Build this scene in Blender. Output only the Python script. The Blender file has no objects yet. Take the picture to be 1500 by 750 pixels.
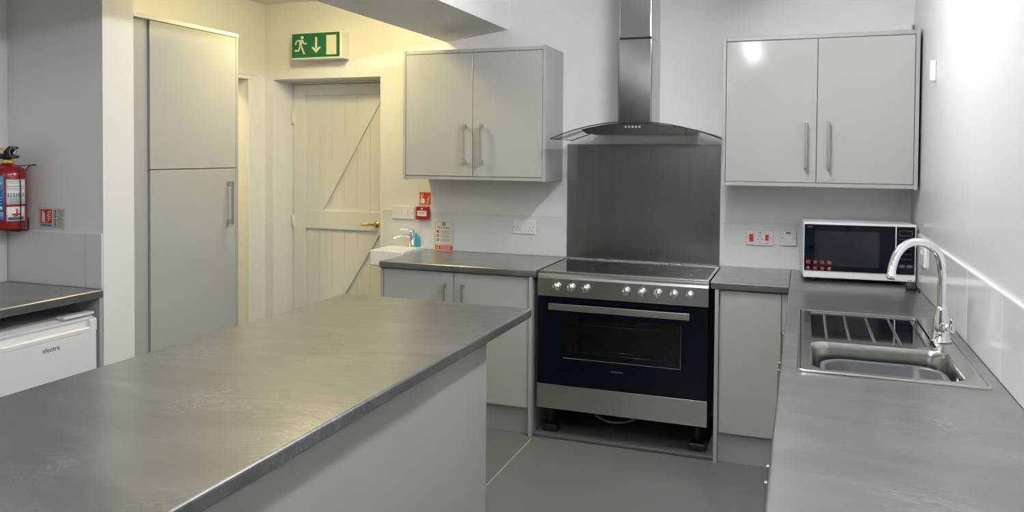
import bpy, bmesh, math, random
from mathutils import Vector, Matrix
random.seed(7)
S = bpy.context.scene
COL = S.collection
PI = math.pi

# ------------------------------------------------------------------ camera
cam_data = bpy.data.cameras.new('camera')
cam = bpy.data.objects.new('camera', cam_data)
COL.objects.link(cam)
Rx = Vector((0.93732864, 0.34836948, 0.00732909))
Ux = Vector((-0.01535762, 0.02029003, 0.99967618))
Bx = Vector((0.34810797, -0.93713767, 0.02436855))
m = Matrix.Identity(4)
for i in range(3):
    m[i][0] = Rx[i]; m[i][1] = Ux[i]; m[i][2] = Bx[i]
m[0][3], m[1][3], m[2][3] = -0.53302, -4.59894, 1.54147
cam.matrix_world = m
cam_data.sensor_width = 36
cam_data.lens = 1149.4 / 1500 * 36
cam_data.shift_y = -(375 - 252.463) / 1500
cam_data.clip_start = 0.05
S.camera = cam

# ------------------------------------------------------------------ world, exposure
w = bpy.data.worlds.new('world'); S.world = w; w.use_nodes = True
w.node_tree.nodes['Background'].inputs[0].default_value = (0.9, 0.95, 1.0, 1)
w.node_tree.nodes['Background'].inputs[1].default_value = 0.3
S.view_settings.view_transform = 'Standard'
S.view_settings.look = 'None'
S.view_settings.exposure = 0.35
S.view_settings.gamma = 1
S.view_settings.use_curve_mapping = False

COOL = (0.96, 0.98, 1.0)
WARM = (1.0, 0.83, 0.40)
TUBE_POWER = 56.0      # emission strength of the kitchen tubes
NEAR_POWER = 92.0
WARM_POWER = 54.0     # emission strength of the round hall lamp
BACK_FILL_POWER = 52.0  # strength of the added fill light behind the camera

# ------------------------------------------------------------------ materials
def mat(name, col, rough=0.5, metal=0.0, spec=0.5, coat=0.0, emit=None, estr=0, noise=0.0, nscale=8, bump=0.0, bscale=60, stretch=(1, 1, 1), rnoise=0.0):
    M = bpy.data.materials.new(name); M.use_nodes = True
    nt = M.node_tree; b = nt.nodes['Principled BSDF']
    b.inputs['Base Color'].default_value = (*col, 1)
    b.inputs['Roughness'].default_value = rough
    b.inputs['Metallic'].default_value = metal
    b.inputs['Specular IOR Level'].default_value = spec
    b.inputs['Coat Weight'].default_value = coat
    b.inputs['Coat Roughness'].default_value = 0.06
    if emit:
        b.inputs['Emission Color'].default_value = (*emit, 1)
        b.inputs['Emission Strength'].default_value = estr
    tc = nt.nodes.new('ShaderNodeTexCoord'); mp = nt.nodes.new('ShaderNodeMapping')
    mp.inputs['Scale'].default_value = stretch
    nt.links.new(tc.outputs['Object'], mp.inputs['Vector'])
    n = nt.nodes.new('ShaderNodeTexNoise'); n.inputs['Scale'].default_value = nscale; n.inputs['Detail'].default_value = 5
    nt.links.new(mp.outputs[0], n.inputs['Vector'])
    mix = nt.nodes.new('ShaderNodeMix'); mix.data_type = 'RGBA'
    nv = max(noise, 0.015)
    mix.inputs['A'].default_value = (*[c * (1 - nv) for c in col], 1)
    mix.inputs['B'].default_value = (*[min(1, c * (1 + nv)) for c in col], 1)
    nt.links.new(n.outputs['Fac'], mix.inputs['Factor']); nt.links.new(mix.outputs['Result'], b.inputs['Base Color'])
    if rnoise:
        mr = nt.nodes.new('ShaderNodeMapRange'); mr.inputs['To Min'].default_value = rough - rnoise; mr.inputs['To Max'].default_value = rough + rnoise
        nt.links.new(n.outputs['Fac'], mr.inputs['Value']); nt.links.new(mr.outputs[0], b.inputs['Roughness'])
    if bump:
        n2 = nt.nodes.new('ShaderNodeTexNoise'); n2.inputs['Scale'].default_value = bscale; n2.inputs['Detail'].default_value = 4
        nt.links.new(mp.outputs[0], n2.inputs['Vector'])
        bp = nt.nodes.new('ShaderNodeBump'); bp.inputs['Strength'].default_value = bump; bp.inputs['Distance'].default_value = 0.002
        nt.links.new(n2.outputs['Fac'], bp.inputs['Height']); nt.links.new(bp.outputs[0], b.inputs['Normal'])
    return M

def slate(name, base):
    M = bpy.data.materials.new(name); M.use_nodes = True
    nt = M.node_tree; b = nt.nodes['Principled BSDF']; L = nt.links
    tc = nt.nodes.new('ShaderNodeTexCoord')
    n1 = nt.nodes.new('ShaderNodeTexNoise'); n1.inputs['Scale'].default_value = 2.2; n1.inputs['Detail'].default_value = 8; n1.inputs['Distortion'].default_value = 1.2
    mp = nt.nodes.new('ShaderNodeMapping'); mp.inputs['Rotation'].default_value = (0, 0, 0.5); mp.inputs['Scale'].default_value = (1.0, 2.6, 1)
    L.new(tc.outputs['Object'], mp.inputs[0]); L.new(mp.outputs[0], n1.inputs['Vector'])
    r1 = nt.nodes.new('ShaderNodeValToRGB')
    r1.color_ramp.elements[0].position = 0.3; r1.color_ramp.elements[0].color = (*[c * 0.66 for c in base], 1)
    r1.color_ramp.elements[1].position = 0.72; r1.color_ramp.elements[1].color = (*[c * 1.5 for c in base], 1)
    L.new(n1.outputs['Fac'], r1.inputs[0])
    # fine pale veins
    n2 = nt.nodes.new('ShaderNodeTexNoise'); n2.inputs['Scale'].default_value = 5.5; n2.inputs['Detail'].default_value = 12; n2.inputs['Roughness'].default_value = 0.72; n2.inputs['Distortion'].default_value = 2.0
    L.new(mp.outputs[0], n2.inputs['Vector'])
    r2 = nt.nodes.new('ShaderNodeValToRGB')
    e = r2.color_ramp.elements
    e[0].position = 0.478; e[0].color = (0, 0, 0, 1); e[1].position = 0.522; e[1].color = (0, 0, 0, 1)
    k = e.new(0.5); k.color = (1, 1, 1, 1)
    L.new(n2.outputs['Fac'], r2.inputs[0])
    n3 = nt.nodes.new('ShaderNodeTexNoise'); n3.inputs['Scale'].default_value = 3.1
    L.new(tc.outputs['Object'], n3.inputs['Vector'])
    r3 = nt.nodes.new('ShaderNodeValToRGB'); r3.color_ramp.elements[0].position = 0.52; r3.color_ramp.elements[1].position = 0.68
    r3.color_ramp.elements[1].color = (0.5, 0.5, 0.5, 1)
    L.new(n3.outputs['Fac'], r3.inputs[0])
    mu = nt.nodes.new('ShaderNodeMath'); mu.operation = 'MULTIPLY'
    L.new(r2.outputs[0], mu.inputs[0]); L.new(r3.outputs[0], mu.inputs[1])
    mx = nt.nodes.new('ShaderNodeMix'); mx.data_type = 'RGBA'
    L.new(mu.outputs[0], mx.inputs['Factor']); L.new(r1.outputs[0], mx.inputs['A']); mx.inputs['B'].default_value = (*[min(1, c * 4.5) for c in base], 1)
    L.new(mx.outputs['Result'], b.inputs['Base Color'])
    mr = nt.nodes.new('ShaderNodeMapRange'); mr.inputs['To Min'].default_value = 0.27; mr.inputs['To Max'].default_value = 0.40
    L.new(n2.outputs['Fac'], mr.inputs['Value']); L.new(mr.outputs[0], b.inputs['Roughness'])
    bp = nt.nodes.new('ShaderNodeBump'); bp.inputs['Strength'].default_value = 0.15; bp.inputs['Distance'].default_value = 0.001
    L.new(n2.outputs['Fac'], bp.inputs['Height']); L.new(bp.outputs[0], b.inputs['Normal'])
    b.inputs['Specular IOR Level'].default_value = 0.9
    b.inputs['Coat Weight'].default_value = 1.0; b.inputs['Coat Roughness'].default_value = 0.25
    return M

def thin_glass(name, tint, refl=0.06, rough=0.02):
    M = bpy.data.materials.new(name); M.use_nodes = True
    nt = M.node_tree; L = nt.links; nt.nodes.remove(nt.nodes['Principled BSDF'])
    out = nt.nodes['Material Output']
    tr = nt.nodes.new('ShaderNodeBsdfTransparent'); tr.inputs[0].default_value = (*tint, 1)
    gl = nt.nodes.new('ShaderNodeBsdfGlossy'); gl.inputs['Roughness'].default_value = rough
    lw = nt.nodes.new('ShaderNodeLayerWeight'); lw.inputs[0].default_value = 0.5
    pw = nt.nodes.new('ShaderNodeMath'); pw.operation = 'POWER'; pw.inputs[1].default_value = 4.5
    fr = nt.nodes.new('ShaderNodeMath'); fr.operation = 'MULTIPLY_ADD'; fr.inputs[1].default_value = 0.85; fr.inputs[2].default_value = 0.04
    L.new(lw.outputs['Facing'], pw.inputs[0]); L.new(pw.outputs[0], fr.inputs[0])
    mx = nt.nodes.new('ShaderNodeMixShader')
    L.new(fr.outputs[0], mx.inputs[0]); L.new(tr.outputs[0], mx.inputs[1]); L.new(gl.outputs[0], mx.inputs[2])
    L.new(mx.outputs[0], out.inputs[0])
    return M

WALL = mat('wall_paint', (0.80, 0.80, 0.785), 0.38, noise=0.01, bump=0.08, bscale=90)
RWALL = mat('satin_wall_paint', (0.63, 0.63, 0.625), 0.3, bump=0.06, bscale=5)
CEIL = mat('ceiling_paint', (0.8, 0.8, 0.79), 0.7)
FLOOR = mat('grey_vinyl', (0.15, 0.154, 0.153), 0.42, noise=0.12, nscale=90, rnoise=0.05)
SEAM = mat('vinyl_weld', (0.42, 0.42, 0.38), 0.5)
GLOSS = mat('light_grey_gloss', (0.43, 0.432, 0.405), 0.11, spec=0.5, noise=0.01)
GREYM = mat('light_grey_matt', (0.40, 0.40, 0.39), 0.4)
PLINTH = mat('grey_plinth', (0.36, 0.36, 0.345), 0.45)
SLATE = slate('slate_laminate', (0.080, 0.081, 0.086))
TILE = mat('gloss_tile', (0.74, 0.74, 0.725), 0.12, spec=0.55, bump=0.25, bscale=3.0)
GROUT = mat('tile_grout', (0.8, 0.8, 0.78), 0.6)
TRIMW = mat('white_edge_trim', (0.88, 0.88, 0.86), 0.25)
DOORP = mat('cream_door_paint', (0.76, 0.76, 0.73), 0.4, noise=0.03, nscale=5, stretch=(6, 1, 0.6), bump=0.1)
STEEL = mat('brushed_steel', (0.56, 0.55, 0.53), 0.27, metal=1, noise=0.02, nscale=5, stretch=(1, 1, 30), rnoise=0.0)
STEELV = mat('brushed_steel_panel', (0.46, 0.46, 0.46), 0.2, metal=1, noise=0.04, nscale=3, stretch=(9, 1, 0.7), rnoise=0.02)
STEELH = mat('hood_steel', (0.36, 0.36, 0.37), 0.15, metal=1, noise=0.06, nscale=4, stretch=(12, 12, 0.6), rnoise=0.04)
SINKS = mat('sink_steel', (0.52, 0.51, 0.49), 0.2, metal=1, noise=0.04, rnoise=0.05)
SINKP = mat('polished_sink_steel', (0.27, 0.275, 0.285), 0.06, metal=1)
CHROME = mat('chrome', (0.86, 0.86, 0.86), 0.05, metal=1)
HANDLE = mat('satin_nickel', (0.62, 0.60, 0.57), 0.27, metal=1)
BRASS = mat('brass', (0.75, 0.52, 0.18), 0.25, metal=1)
BGLASS = mat('black_glass', (0.002, 0.004, 0.009), 0.05, spec=0.22)
HOBG = mat('ceramic_hob_glass', (0.008, 0.008, 0.009), 0.06, spec=0.45)
RINGP = mat('dim_ring_print', (0.06, 0.06, 0.06), 0.4)
DARK = mat('black_plastic', (0.012, 0.012, 0.014), 0.4)
DARKM = mat('dark_enamel', (0.008, 0.008, 0.009), 0.4)
WHITEP = mat('white_plastic', (0.82, 0.82, 0.81), 0.3)
FRIDGEW = mat('fridge_white', (0.80, 0.80, 0.82), 0.3)
CERAM = mat('white_ceramic', (0.85, 0.85, 0.83), 0.12)
GREYPL = mat('grey_washing_up_plastic', (0.10, 0.107, 0.112), 0.3)
BLUESOAP = mat('blue_soap', (0.03, 0.36, 0.48), 0.15)
RED = mat('red_enamel', (0.30, 0.012, 0.012), 0.22, coat=0.3)
REDP = mat('red_print', (0.72, 0.035, 0.02), 0.4)
REDD = mat('dark_red_plastic', (0.42, 0.012, 0.016), 0.35)
BLUEP = mat('blue_print', (0.03, 0.13, 0.38), 0.4)
LBLUE = mat('pale_blue_print', (0.16, 0.28, 0.5), 0.4)
GREENP = mat('green_print', (0.005, 0.145, 0.055), 0.4)
DGREEN = mat('dark_green_print', (0.02, 0.10, 0.04), 0.4)
WPRINT = mat('white_print', (0.85, 0.85, 0.82), 0.4)
CREAMP = mat('photoluminescent_cream', (0.74, 0.73, 0.60), 0.4)
BPRINT = mat('black_print', (0.02, 0.02, 0.02), 0.5)
GPRINT = mat('grey_print', (0.25, 0.25, 0.24), 0.5)
PINK = mat('pink_red_icon', (0.26, 0.03, 0.035), 0.5)
YELLOW = mat('yellow_plastic', (0.75, 0.6, 0.05), 0.4)
SILVERP = mat('silver_white_plastic', (0.72, 0.73, 0.73), 0.3)
CLEAR = thin_glass('clear_glass', (0.93, 0.95, 0.94))
GEDGE = mat('dark_glass_edge', (0.03, 0.045, 0.045), 0.1)
SMOKE = thin_glass('smoked_oven_glass', (0.50, 0.53, 0.53))
CAVITY = mat('oven_enamel', (0.20, 0.21, 0.21), 0.35)
TUBE = mat('tube_diffuser', (0.9, 0.9, 0.9), 0.4, emit=COOL, estr=TUBE_POWER)
FILL_TUBE = mat('fill_diffuser', (0.9, 0.9, 0.9), 0.4, emit=COOL, estr=BACK_FILL_POWER)
TUBE3 = mat('short_tube_diffuser', (0.9, 0.9, 0.9), 0.4, emit=COOL, estr=NEAR_POWER)
WLAMP = mat('warm_diffuser', (0.9, 0.9, 0.85), 0.4, emit=WARM, estr=WARM_POWER)
CABLE = mat('grey_cable', (0.45, 0.45, 0.45), 0.5)

# ------------------------------------------------------------------ mesh helpers
def B(): return bmesh.new()

def box(bm, x0, x1, y0, y1, z0, z1, bev=0.0, seg=2, edges=None):
    t = bmesh.new()
    v = [t.verts.new((x, y, z)) for x in (x0, x1) for y in (y0, y1) for z in (z0, z1)]
    for f in ((0, 1, 3, 2), (4, 6, 7, 5), (0, 4, 5, 1), (2, 3, 7, 6), (0, 2, 6, 4), (1, 5, 7, 3)):
        t.faces.new([v[i] for i in f])
    bmesh.ops.recalc_face_normals(t, faces=t.faces)
    if bev:
        bev = min(bev, 0.49 * min(abs(x1 - x0), abs(y1 - y0), abs(z1 - z0)))
        ed = list(t.edges) if edges is None else [e for e in t.edges if edges(e)]
        bmesh.ops.bevel(t, geom=ed, offset=bev, segments=seg, profile=0.5, affect='EDGES')
    merge(bm, t)

def merge(bm, t):
    mp = {}
    for v in t.verts: mp[v] = bm.verts.new(v.co)
    for f in t.faces:
        try:
            nf = bm.faces.new([mp[v] for v in f.verts]); nf.smooth = f.smooth; nf.material_index = f.material_index
        except ValueError: pass
    t.free()

def frame_of(d):
    d = d.normalized()
    a = Vector((0, 0, 1)) if abs(d.z) < 0.9 else Vector((1, 0, 0))
    u = d.cross(a).normalized(); return u, d.cross(u).normalized()

def lathe(bm, prof, o, axis=(0, 0, 1), seg=28):
    """prof = [(radius, distance along axis)]"""
    o = Vector(o); d = Vector(axis).normalized(); u, v = frame_of(d)
    rings = []
    for r, h in prof:
        if r < 1e-6: rings.append([bm.verts.new(o + d * h)])
        else: rings.append([bm.verts.new(o + d * h + (u * math.cos(2 * PI * k / seg) + v * math.sin(2 * PI * k / seg)) * r) for k in range(seg)])
    for a, b in zip(rings[:-1], rings[1:]):
        for k in range(seg):
            k2 = (k + 1) % seg
            if len(a) == 1 and len(b) == 1: continue
            if len(a) == 1: f = bm.faces.new([a[0], b[k], b[k2]])
            elif len(b) == 1: f = bm.faces.new([a[k2], a[k], b[0]])
            else: f = bm.faces.new([a[k2], a[k], b[k], b[k2]])
            f.smooth = True

def cyl(bm, p0, p1, r, r2=None, seg=24, c=0.0):
    p0 = Vector(p0); p1 = Vector(p1); L = (p1 - p0).length; r2 = r if r2 is None else r2
    if c: pr = [(0, 0), (r - c, 0), (r, c), (r2, L - c), (r2 - c, L), (0, L)]
    else: pr = [(0, 0), (r, 0), (r2, L), (0, L)]
    n0 = len(bm.faces)
    lathe(bm, pr, p0, p1 - p0, seg)

def smooth_path(pts, n=6):
    P = [Vector(p) for p in pts]; out = []
    for i in range(len(P) - 1):
        a = P[max(i - 1, 0)]; b = P[i]; c = P[i + 1]; d = P[min(i + 2, len(P) - 1)]
        for k in range(n):
            t = k / n
            out.append(0.5 * ((2 * b) + (c - a) * t + (2 * a - 5 * b + 4 * c - d) * t * t + (3 * b - a - 3 * c + d) * t ** 3))
    out.append(P[-1]); return out

def tube(bm, pts, r, seg=12, smooth=6):
    P = smooth_path(pts, smooth) if smooth else [Vector(p) for p in pts]
    rr = r if callable(r) else (lambda t: r)
    u, v = frame_of(P[1] - P[0]); rings = []
    for i, p in enumerate(P):
        d = (P[min(i + 1, len(P) - 1)] - P[max(i - 1, 0)]).normalized()
        u = (u - d * u.dot(d)).normalized(); v = d.cross(u)
        R = rr(i / (len(P) - 1))
        rings.append([bm.verts.new(p + (u * math.cos(2 * PI * k / seg) + v * math.sin(2 * PI * k / seg)) * R) for k in range(seg)])
    for a, b in zip(rings[:-1], rings[1:]):
        for k in range(seg):
            f = bm.faces.new([a[k], a[(k + 1) % seg], b[(k + 1) % seg], b[k]]); f.smooth = True
    bm.faces.new(rings[0][::-1]); bm.faces.new(rings[-1])

def prism(bm, pts, d):
    """closed polygon (3D points, coplanar) extruded by vector d"""
    d = Vector(d)
    a = [bm.verts.new(Vector(p)) for p in pts]; b = [bm.verts.new(Vector(p) + d) for p in pts]
    n = len(pts); fs = [bm.faces.new(a), bm.faces.new(b[::-1])]
    for i in range(n): fs.append(bm.faces.new([a[i], b[i], b[(i + 1) % n], a[(i + 1) % n]]))
    bmesh.ops.recalc_face_normals(bm, faces=fs)
    return fs

def rrect(x0, x1, y0, y1, r, n=6):
    pts = []
    for cx, cy, a0 in ((x1 - r, y1 - r, 0), (x0 + r, y1 - r, 90), (x0 + r, y0 + r, 180), (x1 - r, y0 + r, 270)):
        for k in range(n + 1):
            a = math.radians(a0 + 90 * k / n); pts.append((cx + r * math.cos(a), cy + r * math.sin(a)))
    return pts

def loft(bm, loops, smooth=True, cap0=False, cap1=False):
    R = [[bm.verts.new(Vector(p)) for p in lp] for lp in loops]
    n = len(R[0])
    for a, b in zip(R[:-1], R[1:]):
        for k in range(n):
            f = bm.faces.new([a[k], a[(k + 1) % n], b[(k + 1) % n], b[k]]); f.smooth = smooth
    if cap0: bm.faces.new(R[0][::-1])
    if cap1: bm.faces.new(R[-1])
    return R

class Face:
    """a flat face with its own axes, for thin printed marks lying on it"""
    def __init__(s, o, u, v):
        s.o = Vector(o); s.u = Vector(u).normalized(); s.v = Vector(v).normalized(); s.n = s.u.cross(s.v)
    def p(s, a, b, h=0): return s.o + s.u * a + s.v * b + s.n * h
    def poly(s, bm, pts, h=0.0, t=0.0008): prism(bm, [s.p(a, b, h) for a, b in pts], s.n * t)
    def rect(s, bm, a0, a1, b0, b1, h=0.0, t=0.0008): s.poly(bm, [(a0, b0), (a1, b0), (a1, b1), (a0, b1)], h, t)
    def disc(s, bm, a, b, r, h=0.0, t=0.0008, n=20): s.poly(bm, [(a + r * math.cos(2 * PI * k / n), b + r * math.sin(2 * PI * k / n)) for k in range(n)], h, t)
    def line(s, bm, pts, w, h=0.0, t=0.0008):
        for (a0, b0), (a1, b1) in zip(pts[:-1], pts[1:]):
            L = math.hypot(a1 - a0, b1 - b0) or 1e-9; nx, ny = -(b1 - b0) / L * w / 2, (a1 - a0) / L * w / 2
            s.poly(bm, [(a0 - nx, b0 - ny), (a1 - nx, b1 - ny), (a1 + nx, b1 + ny), (a0 + nx, b0 + ny)], h, t)
    def text(s, string, size, a, b, h=0.0, t=0.0006, align='LEFT'):
        c = bpy.data.curves.new('lettering', 'FONT'); c.body = string; c.size = size; c.extrude = t / 2; c.align_x = align
        c.resolution_u = 3
        ob = bpy.data.objects.new('lettering_source', c); COL.objects.link(ob)
        dg = bpy.context.evaluated_depsgraph_get(); me = bpy.data.meshes.new_from_object(ob.evaluated_get(dg))
        bpy.data.objects.remove(ob); bpy.data.curves.remove(c)
        M4 = Matrix.Identity(4)
        for i in range(3): M4[i][0] = s.u[i]; M4[i][1] = s.v[i]; M4[i][2] = s.n[i]; M4[i][3] = s.p(a, b, h + t / 2)[i]
        me.transform(M4); bm = bmesh.new(); bm.from_mesh(me); bpy.data.meshes.remove(me)
        return bm

def wpos(o):
    p = Vector((0, 0, 0))
    while o: p += o.location; o = o.parent
    return p

def obj(name, bm, material, parent=None, loc=None, local=False, mats=None):
    """link a bmesh as ONE object. Vertices are in room coordinates unless local."""
    me = bpy.data.meshes.new(name)
    bm.normal_update(); bm.to_mesh(me); bm.free()
    for mm in (mats or [material]): me.materials.append(mm)
    o = bpy.data.objects.new(name, me); COL.objects.link(o)
    if parent:
        o.parent = parent
        if not local: me.transform(Matrix.Translation(-wpos(parent)))
    else:
        if loc is None and len(me.vertices):
            xs = [v.co for v in me.vertices]
            loc = ((min(c.x for c in xs) + max(c.x for c in xs)) / 2, (min(c.y for c in xs) + max(c.y for c in xs)) / 2, min(c.z for c in xs))
        if loc is not None:
            me.transform(Matrix.Translation(-Vector(loc))); o.location = loc
    return o

def thing(name, label, cat, loc=(0, 0, 0), rotz=0, group=None):
    o = bpy.data.objects.new(name, None); COL.objects.link(o)
    o.empty_display_size = 0.05; o.location = loc; o.rotation_euler = (0, 0, rotz)
    o['label'] = label; o['category'] = cat
    if group: o['group'] = group
    return o

def tag(o, label, cat, group=None):
    o['label'] = label; o['category'] = cat
    if group: o['group'] = group
    return o

def struct(name, bm, material, parent=None, label=None):
    o = obj(name, bm, material, parent)
    if not parent: o['kind'] = 'structure'
    if label: o['label'] = label
    return o

def bx(*a, **k):
    bm = B(); box(bm, *a, **k); return bm

# ------------------------------------------------------------------ the room
XL, YF, H = -4.11, -7.0, 2.60
struct('floor', bx(XL - 1.2, 0.2, YF - 0.2, 0.6, -0.1, 0.0), FLOOR)
bm = B()
box(bm, XL - 1.2, -2.5, YF - 0.2, 0.6, 2.575, 2.7)
box(bm, -2.5, 0.2, YF - 0.2, 0.6, H, 2.7)
struct('ceiling', bm, CEIL)
# back wall with the door opening (X -4.039 .. -3.18)
bm = B()
box(bm, XL - 1.2, -4.039, 0, 0.5, 0, 2.7)
box(bm, -4.039, -3.18, 0, 0.5, 2.046, 2.7)
box(bm, -3.18, 0.2, 0, 0.5, 0, 2.7)
struct('wall_back', bm, WALL)
struct('wall_right', bx(0, 0.2, YF, 0, 0, 2.7), RWALL)
struct('wall_front', bx(XL - 1.2, 0.2, YF - 0.2, YF, 0, 2.7), mat('wall_darkened_for_reflections', (0.13, 0.125, 0.115), 0.6))  # unseen wall, colour darkened so the steel reflects a dim room
# left wall with the doorway to the passage (Y -0.93 .. -0.18)
bm = B()
box(bm, XL - 0.16, XL, YF, -0.93, 0, 2.7)
box(bm, XL - 0.16, XL, -0.93, -0.18, 2.035, 2.7)
box(bm, XL - 0.16, XL, -0.18, 0, 0, 2.7)
struct('wall_left', bm, WALL)
struct('wall_passage', bx(XL - 1.2, XL - 1.1, YF, 0, 0, 2.7), WALL)
# nib wall between the fridge alcove and the tall cabinet
struct('wall_nib', bx(XL, -3.507, -1.913, -1.738, 0, 2.575), WALL)
# boxed beam with a slightly tilted underside
bm = B()
prism(bm, [(-2.70, 0, 2.253), (-2.271, 0, 2.310), (-2.271, 0, 2.65), (-2.70, 0, 2.65)], (0, YF, 0))
struct('ceiling_beam', bm, CEIL)
# architrave of the side doorway
bm = B()
box(bm, XL, XL + 0.012, -0.185, -0.094, 0, 2.035, 0.002); box(bm, XL, XL + 0.012, -1.02, -0.925, 0, 2.035, 0.002); box(bm, XL, XL + 0.012, -1.02, -0.094, 2.0355, 2.095, 0.002)
box(bm, XL + 0.011, XL + 0.020, -0.150, -0.094, 0, 2.062, 0.004); box(bm, XL + 0.011, XL + 0.020, -1.02, -0.96, 0, 2.062, 0.004); box(bm, XL + 0.011, XL + 0.020, -1.02, -0.094, 2.0625, 2.095, 0.004)
struct('trim_1', bm, WALL, label='cream moulded architrave round the side doorway')
# range recess board and the weld seam in the vinyl
struct('trim_2', bx(-1.896, -0.937, -0.575, 0, 0, 0.022, 0.006), mat('step_vinyl', (0.105, 0.108, 0.107), 0.45), label='raised grey vinyl step under the range cooker')
struct('trim_3', bx(-1.892, -1.886, -6.5, -0.62, 0.0, 0.0012), SEAM, label='pale weld line in the grey vinyl floor')

def tiles(name, face, length, z1, label, seam0=0.0):
    """a row of 500 x 250 gloss tiles on a wall; face axes: u along the wall, v up"""
    bm = B(); face.rect(bm, 0, length, 0, z1 - 0.001, 0.0005, 0.005)
    o = struct(name, bm, GROUT, label=label)
    t = B(); a = seam0 - 0.5 if seam0 > 0 else 0
    while a < length:
        a0, a1 = max(a, 0) + 0.0008, min(a + 0.5, length) - 0.0008
        if a1 - a0 > 0.01:
            q = face
            e = 0.0015
            lo = [q.p(a0, 0.001, 0.005), q.p(a1, 0.001, 0.005), q.p(a1, z1, 0.005), q.p(a0, z1, 0.005)]
            mi = [q.p(a0, 0.001, 0.0072), q.p(a1, 0.001, 0.0072), q.p(a1, z1, 0.0072), q.p(a0, z1, 0.0072)]
            hi = [q.p(a0 + e, 0.001 + e, 0.008), q.p(a1 - e, 0.001 + e, 0.008), q.p(a1 - e, z1 - e, 0.008), q.p(a0 + e, z1 - e, 0.008)]
            loft(t, [lo, mi, hi], smooth=False, cap1=True)
        a += 0.5
    bmesh.ops.recalc_face_normals(t, faces=t.faces)
    obj('tile', t, TILE, o)
    r = B(); face.rect(r, 0, length, z1, z1 + 0.006, 0.0005, 0.0095)
    obj('edge_strip', r, TRIMW, o)
    return o
ZT = 0.91
o = tiles('trim_4', Face((-3.157, 0, ZT), (1, 0, 0), (0, 0, 1)), 3.157 - 1.880, 0.247, 'white gloss tile upstand on the back wall left of the cooker', 0.28)
r = B(); Face((-3.157, 0, 0.84), (1, 0, 0), (0, 0, 1)).rect(r, -0.008, 0, 0, 0.323, 0.0005, 0.0095); obj('edge_strip', r, TRIMW, o)
r = B(); Face((-3.157, 0, 0.80), (1, 0, 0), (0, 0, 1)).rect(r, 0, 0.315, 0, 0.11, 0.0005, 0.0075); obj('tile', r, TILE, o)
tiles('trim_5', Face((-0.972, 0, ZT), (1, 0, 0), (0, 0, 1)), 0.963, 0.247, 'white gloss tile upstand on the back wall behind the microwave', 0.99)
tiles('trim_6', Face((0, -0.0105, ZT), (0, -1, 0), (0, 0, 1)), 4.2, 0.247, 'white gloss tile upstand along the right wall above the sink', 0.073)
o = tiles('trim_7', Face((XL, -1.913, ZT), (1, 0, 0), (0, 0, 1)), 0.60, 0.247, 'gloss tile upstand on the nib wall below the fire extinguisher', 0.0)
o = tiles('trim_8', Face((XL, -4.0, ZT), (0, 1, 0), (0, 0, 1)), 2.075, 0.247, 'gloss tile upstand on the left wall behind the fridge worktop', 0.0)

# ------------------------------------------------------------------ ledged and braced door at the back
bm = B()
for k in range(8):      # vertical boards
    x0 = -4.02 + k * 0.104; box(bm, x0, x0 + 0.1025, 0.238, 0.258, 0.01, 2.03, 0.002)
door = struct('door_1', bm, DOORP, label='cream painted ledged and braced plank door under the exit sign')
bm = B(); box(bm, -4.039, -4.029, 0.222, 0.27, 0, 2.046, 0.001); box(bm, -4.039, -3.18, 0.215, 0.27, 2.030, 2.046, 0.001); box(bm, -3.192, -3.18, 0.222, 0.27, 0, 2.046)
obj('door_frame', bm, DOORP, door)
for nm, (x0, x1, z0, z1) in (('stile', (-4.025, -3.926, 0.01, 2.027)), ('stile', (-3.302, -3.195, 0.01, 2.027)), ('rail', (-3.926, -3.302, 1.948, 2.027)), ('rail', (-3.926, -3.302, 0.986, 1.121)), ('rail', (-3.926, -3.302, 0.01, 0.2))):
    obj(nm, bx(x0, x1, 0.22, 0.24, z0, z1, 0.004), DOORP, door)
f = Face((0, 0.24, 0), (1, 0, 0), (0, 0, 1))
bm = B(); f.poly(bm, [(-3.926, 1.121), (-3.775, 1.121), (-3.302, 1.905), (-3.302, 1.948), (-3.408, 1.948), (-3.926, 1.16)], 0, 0.017); obj('brace', bm, DOORP, door)
bm = B(); f.poly(bm, [(-3.926, 0.2), (-3.80, 0.2), (-3.302, 0.98), (-3.302, 0.986), (-3.40, 0.986), (-3.926, 0.225)], 0, 0.017); obj('brace', bm, DOORP, door)
for z in (0.987, 1.741, 0.2):
    bm = B(); box(bm, -4.032, -4.012, 0.214, 0.222, z, z + 0.092, 0.002); cyl(bm, (-4.028, 0.213, z), (-4.028, 0.213, z + 0.092), 0.006, seg=12)
    obj('hinge', bm, WHITEP, door)
bm = B(); cyl(bm, (-3.33, 0.219, 1.035), (-3.33, 0.213, 1.035), 0.022); cyl(bm, (-3.33, 0.216, 1.035), (-3.33, 0.175, 1.035), 0.009)
tube(bm, [(-3.325, 0.178, 1.036), (-3.36, 0.176, 1.038), (-3.40, 0.177, 1.035), (-3.43, 0.18, 1.034)], 0.0085)
obj('door_handle', bm, BRASS, door, )

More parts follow.
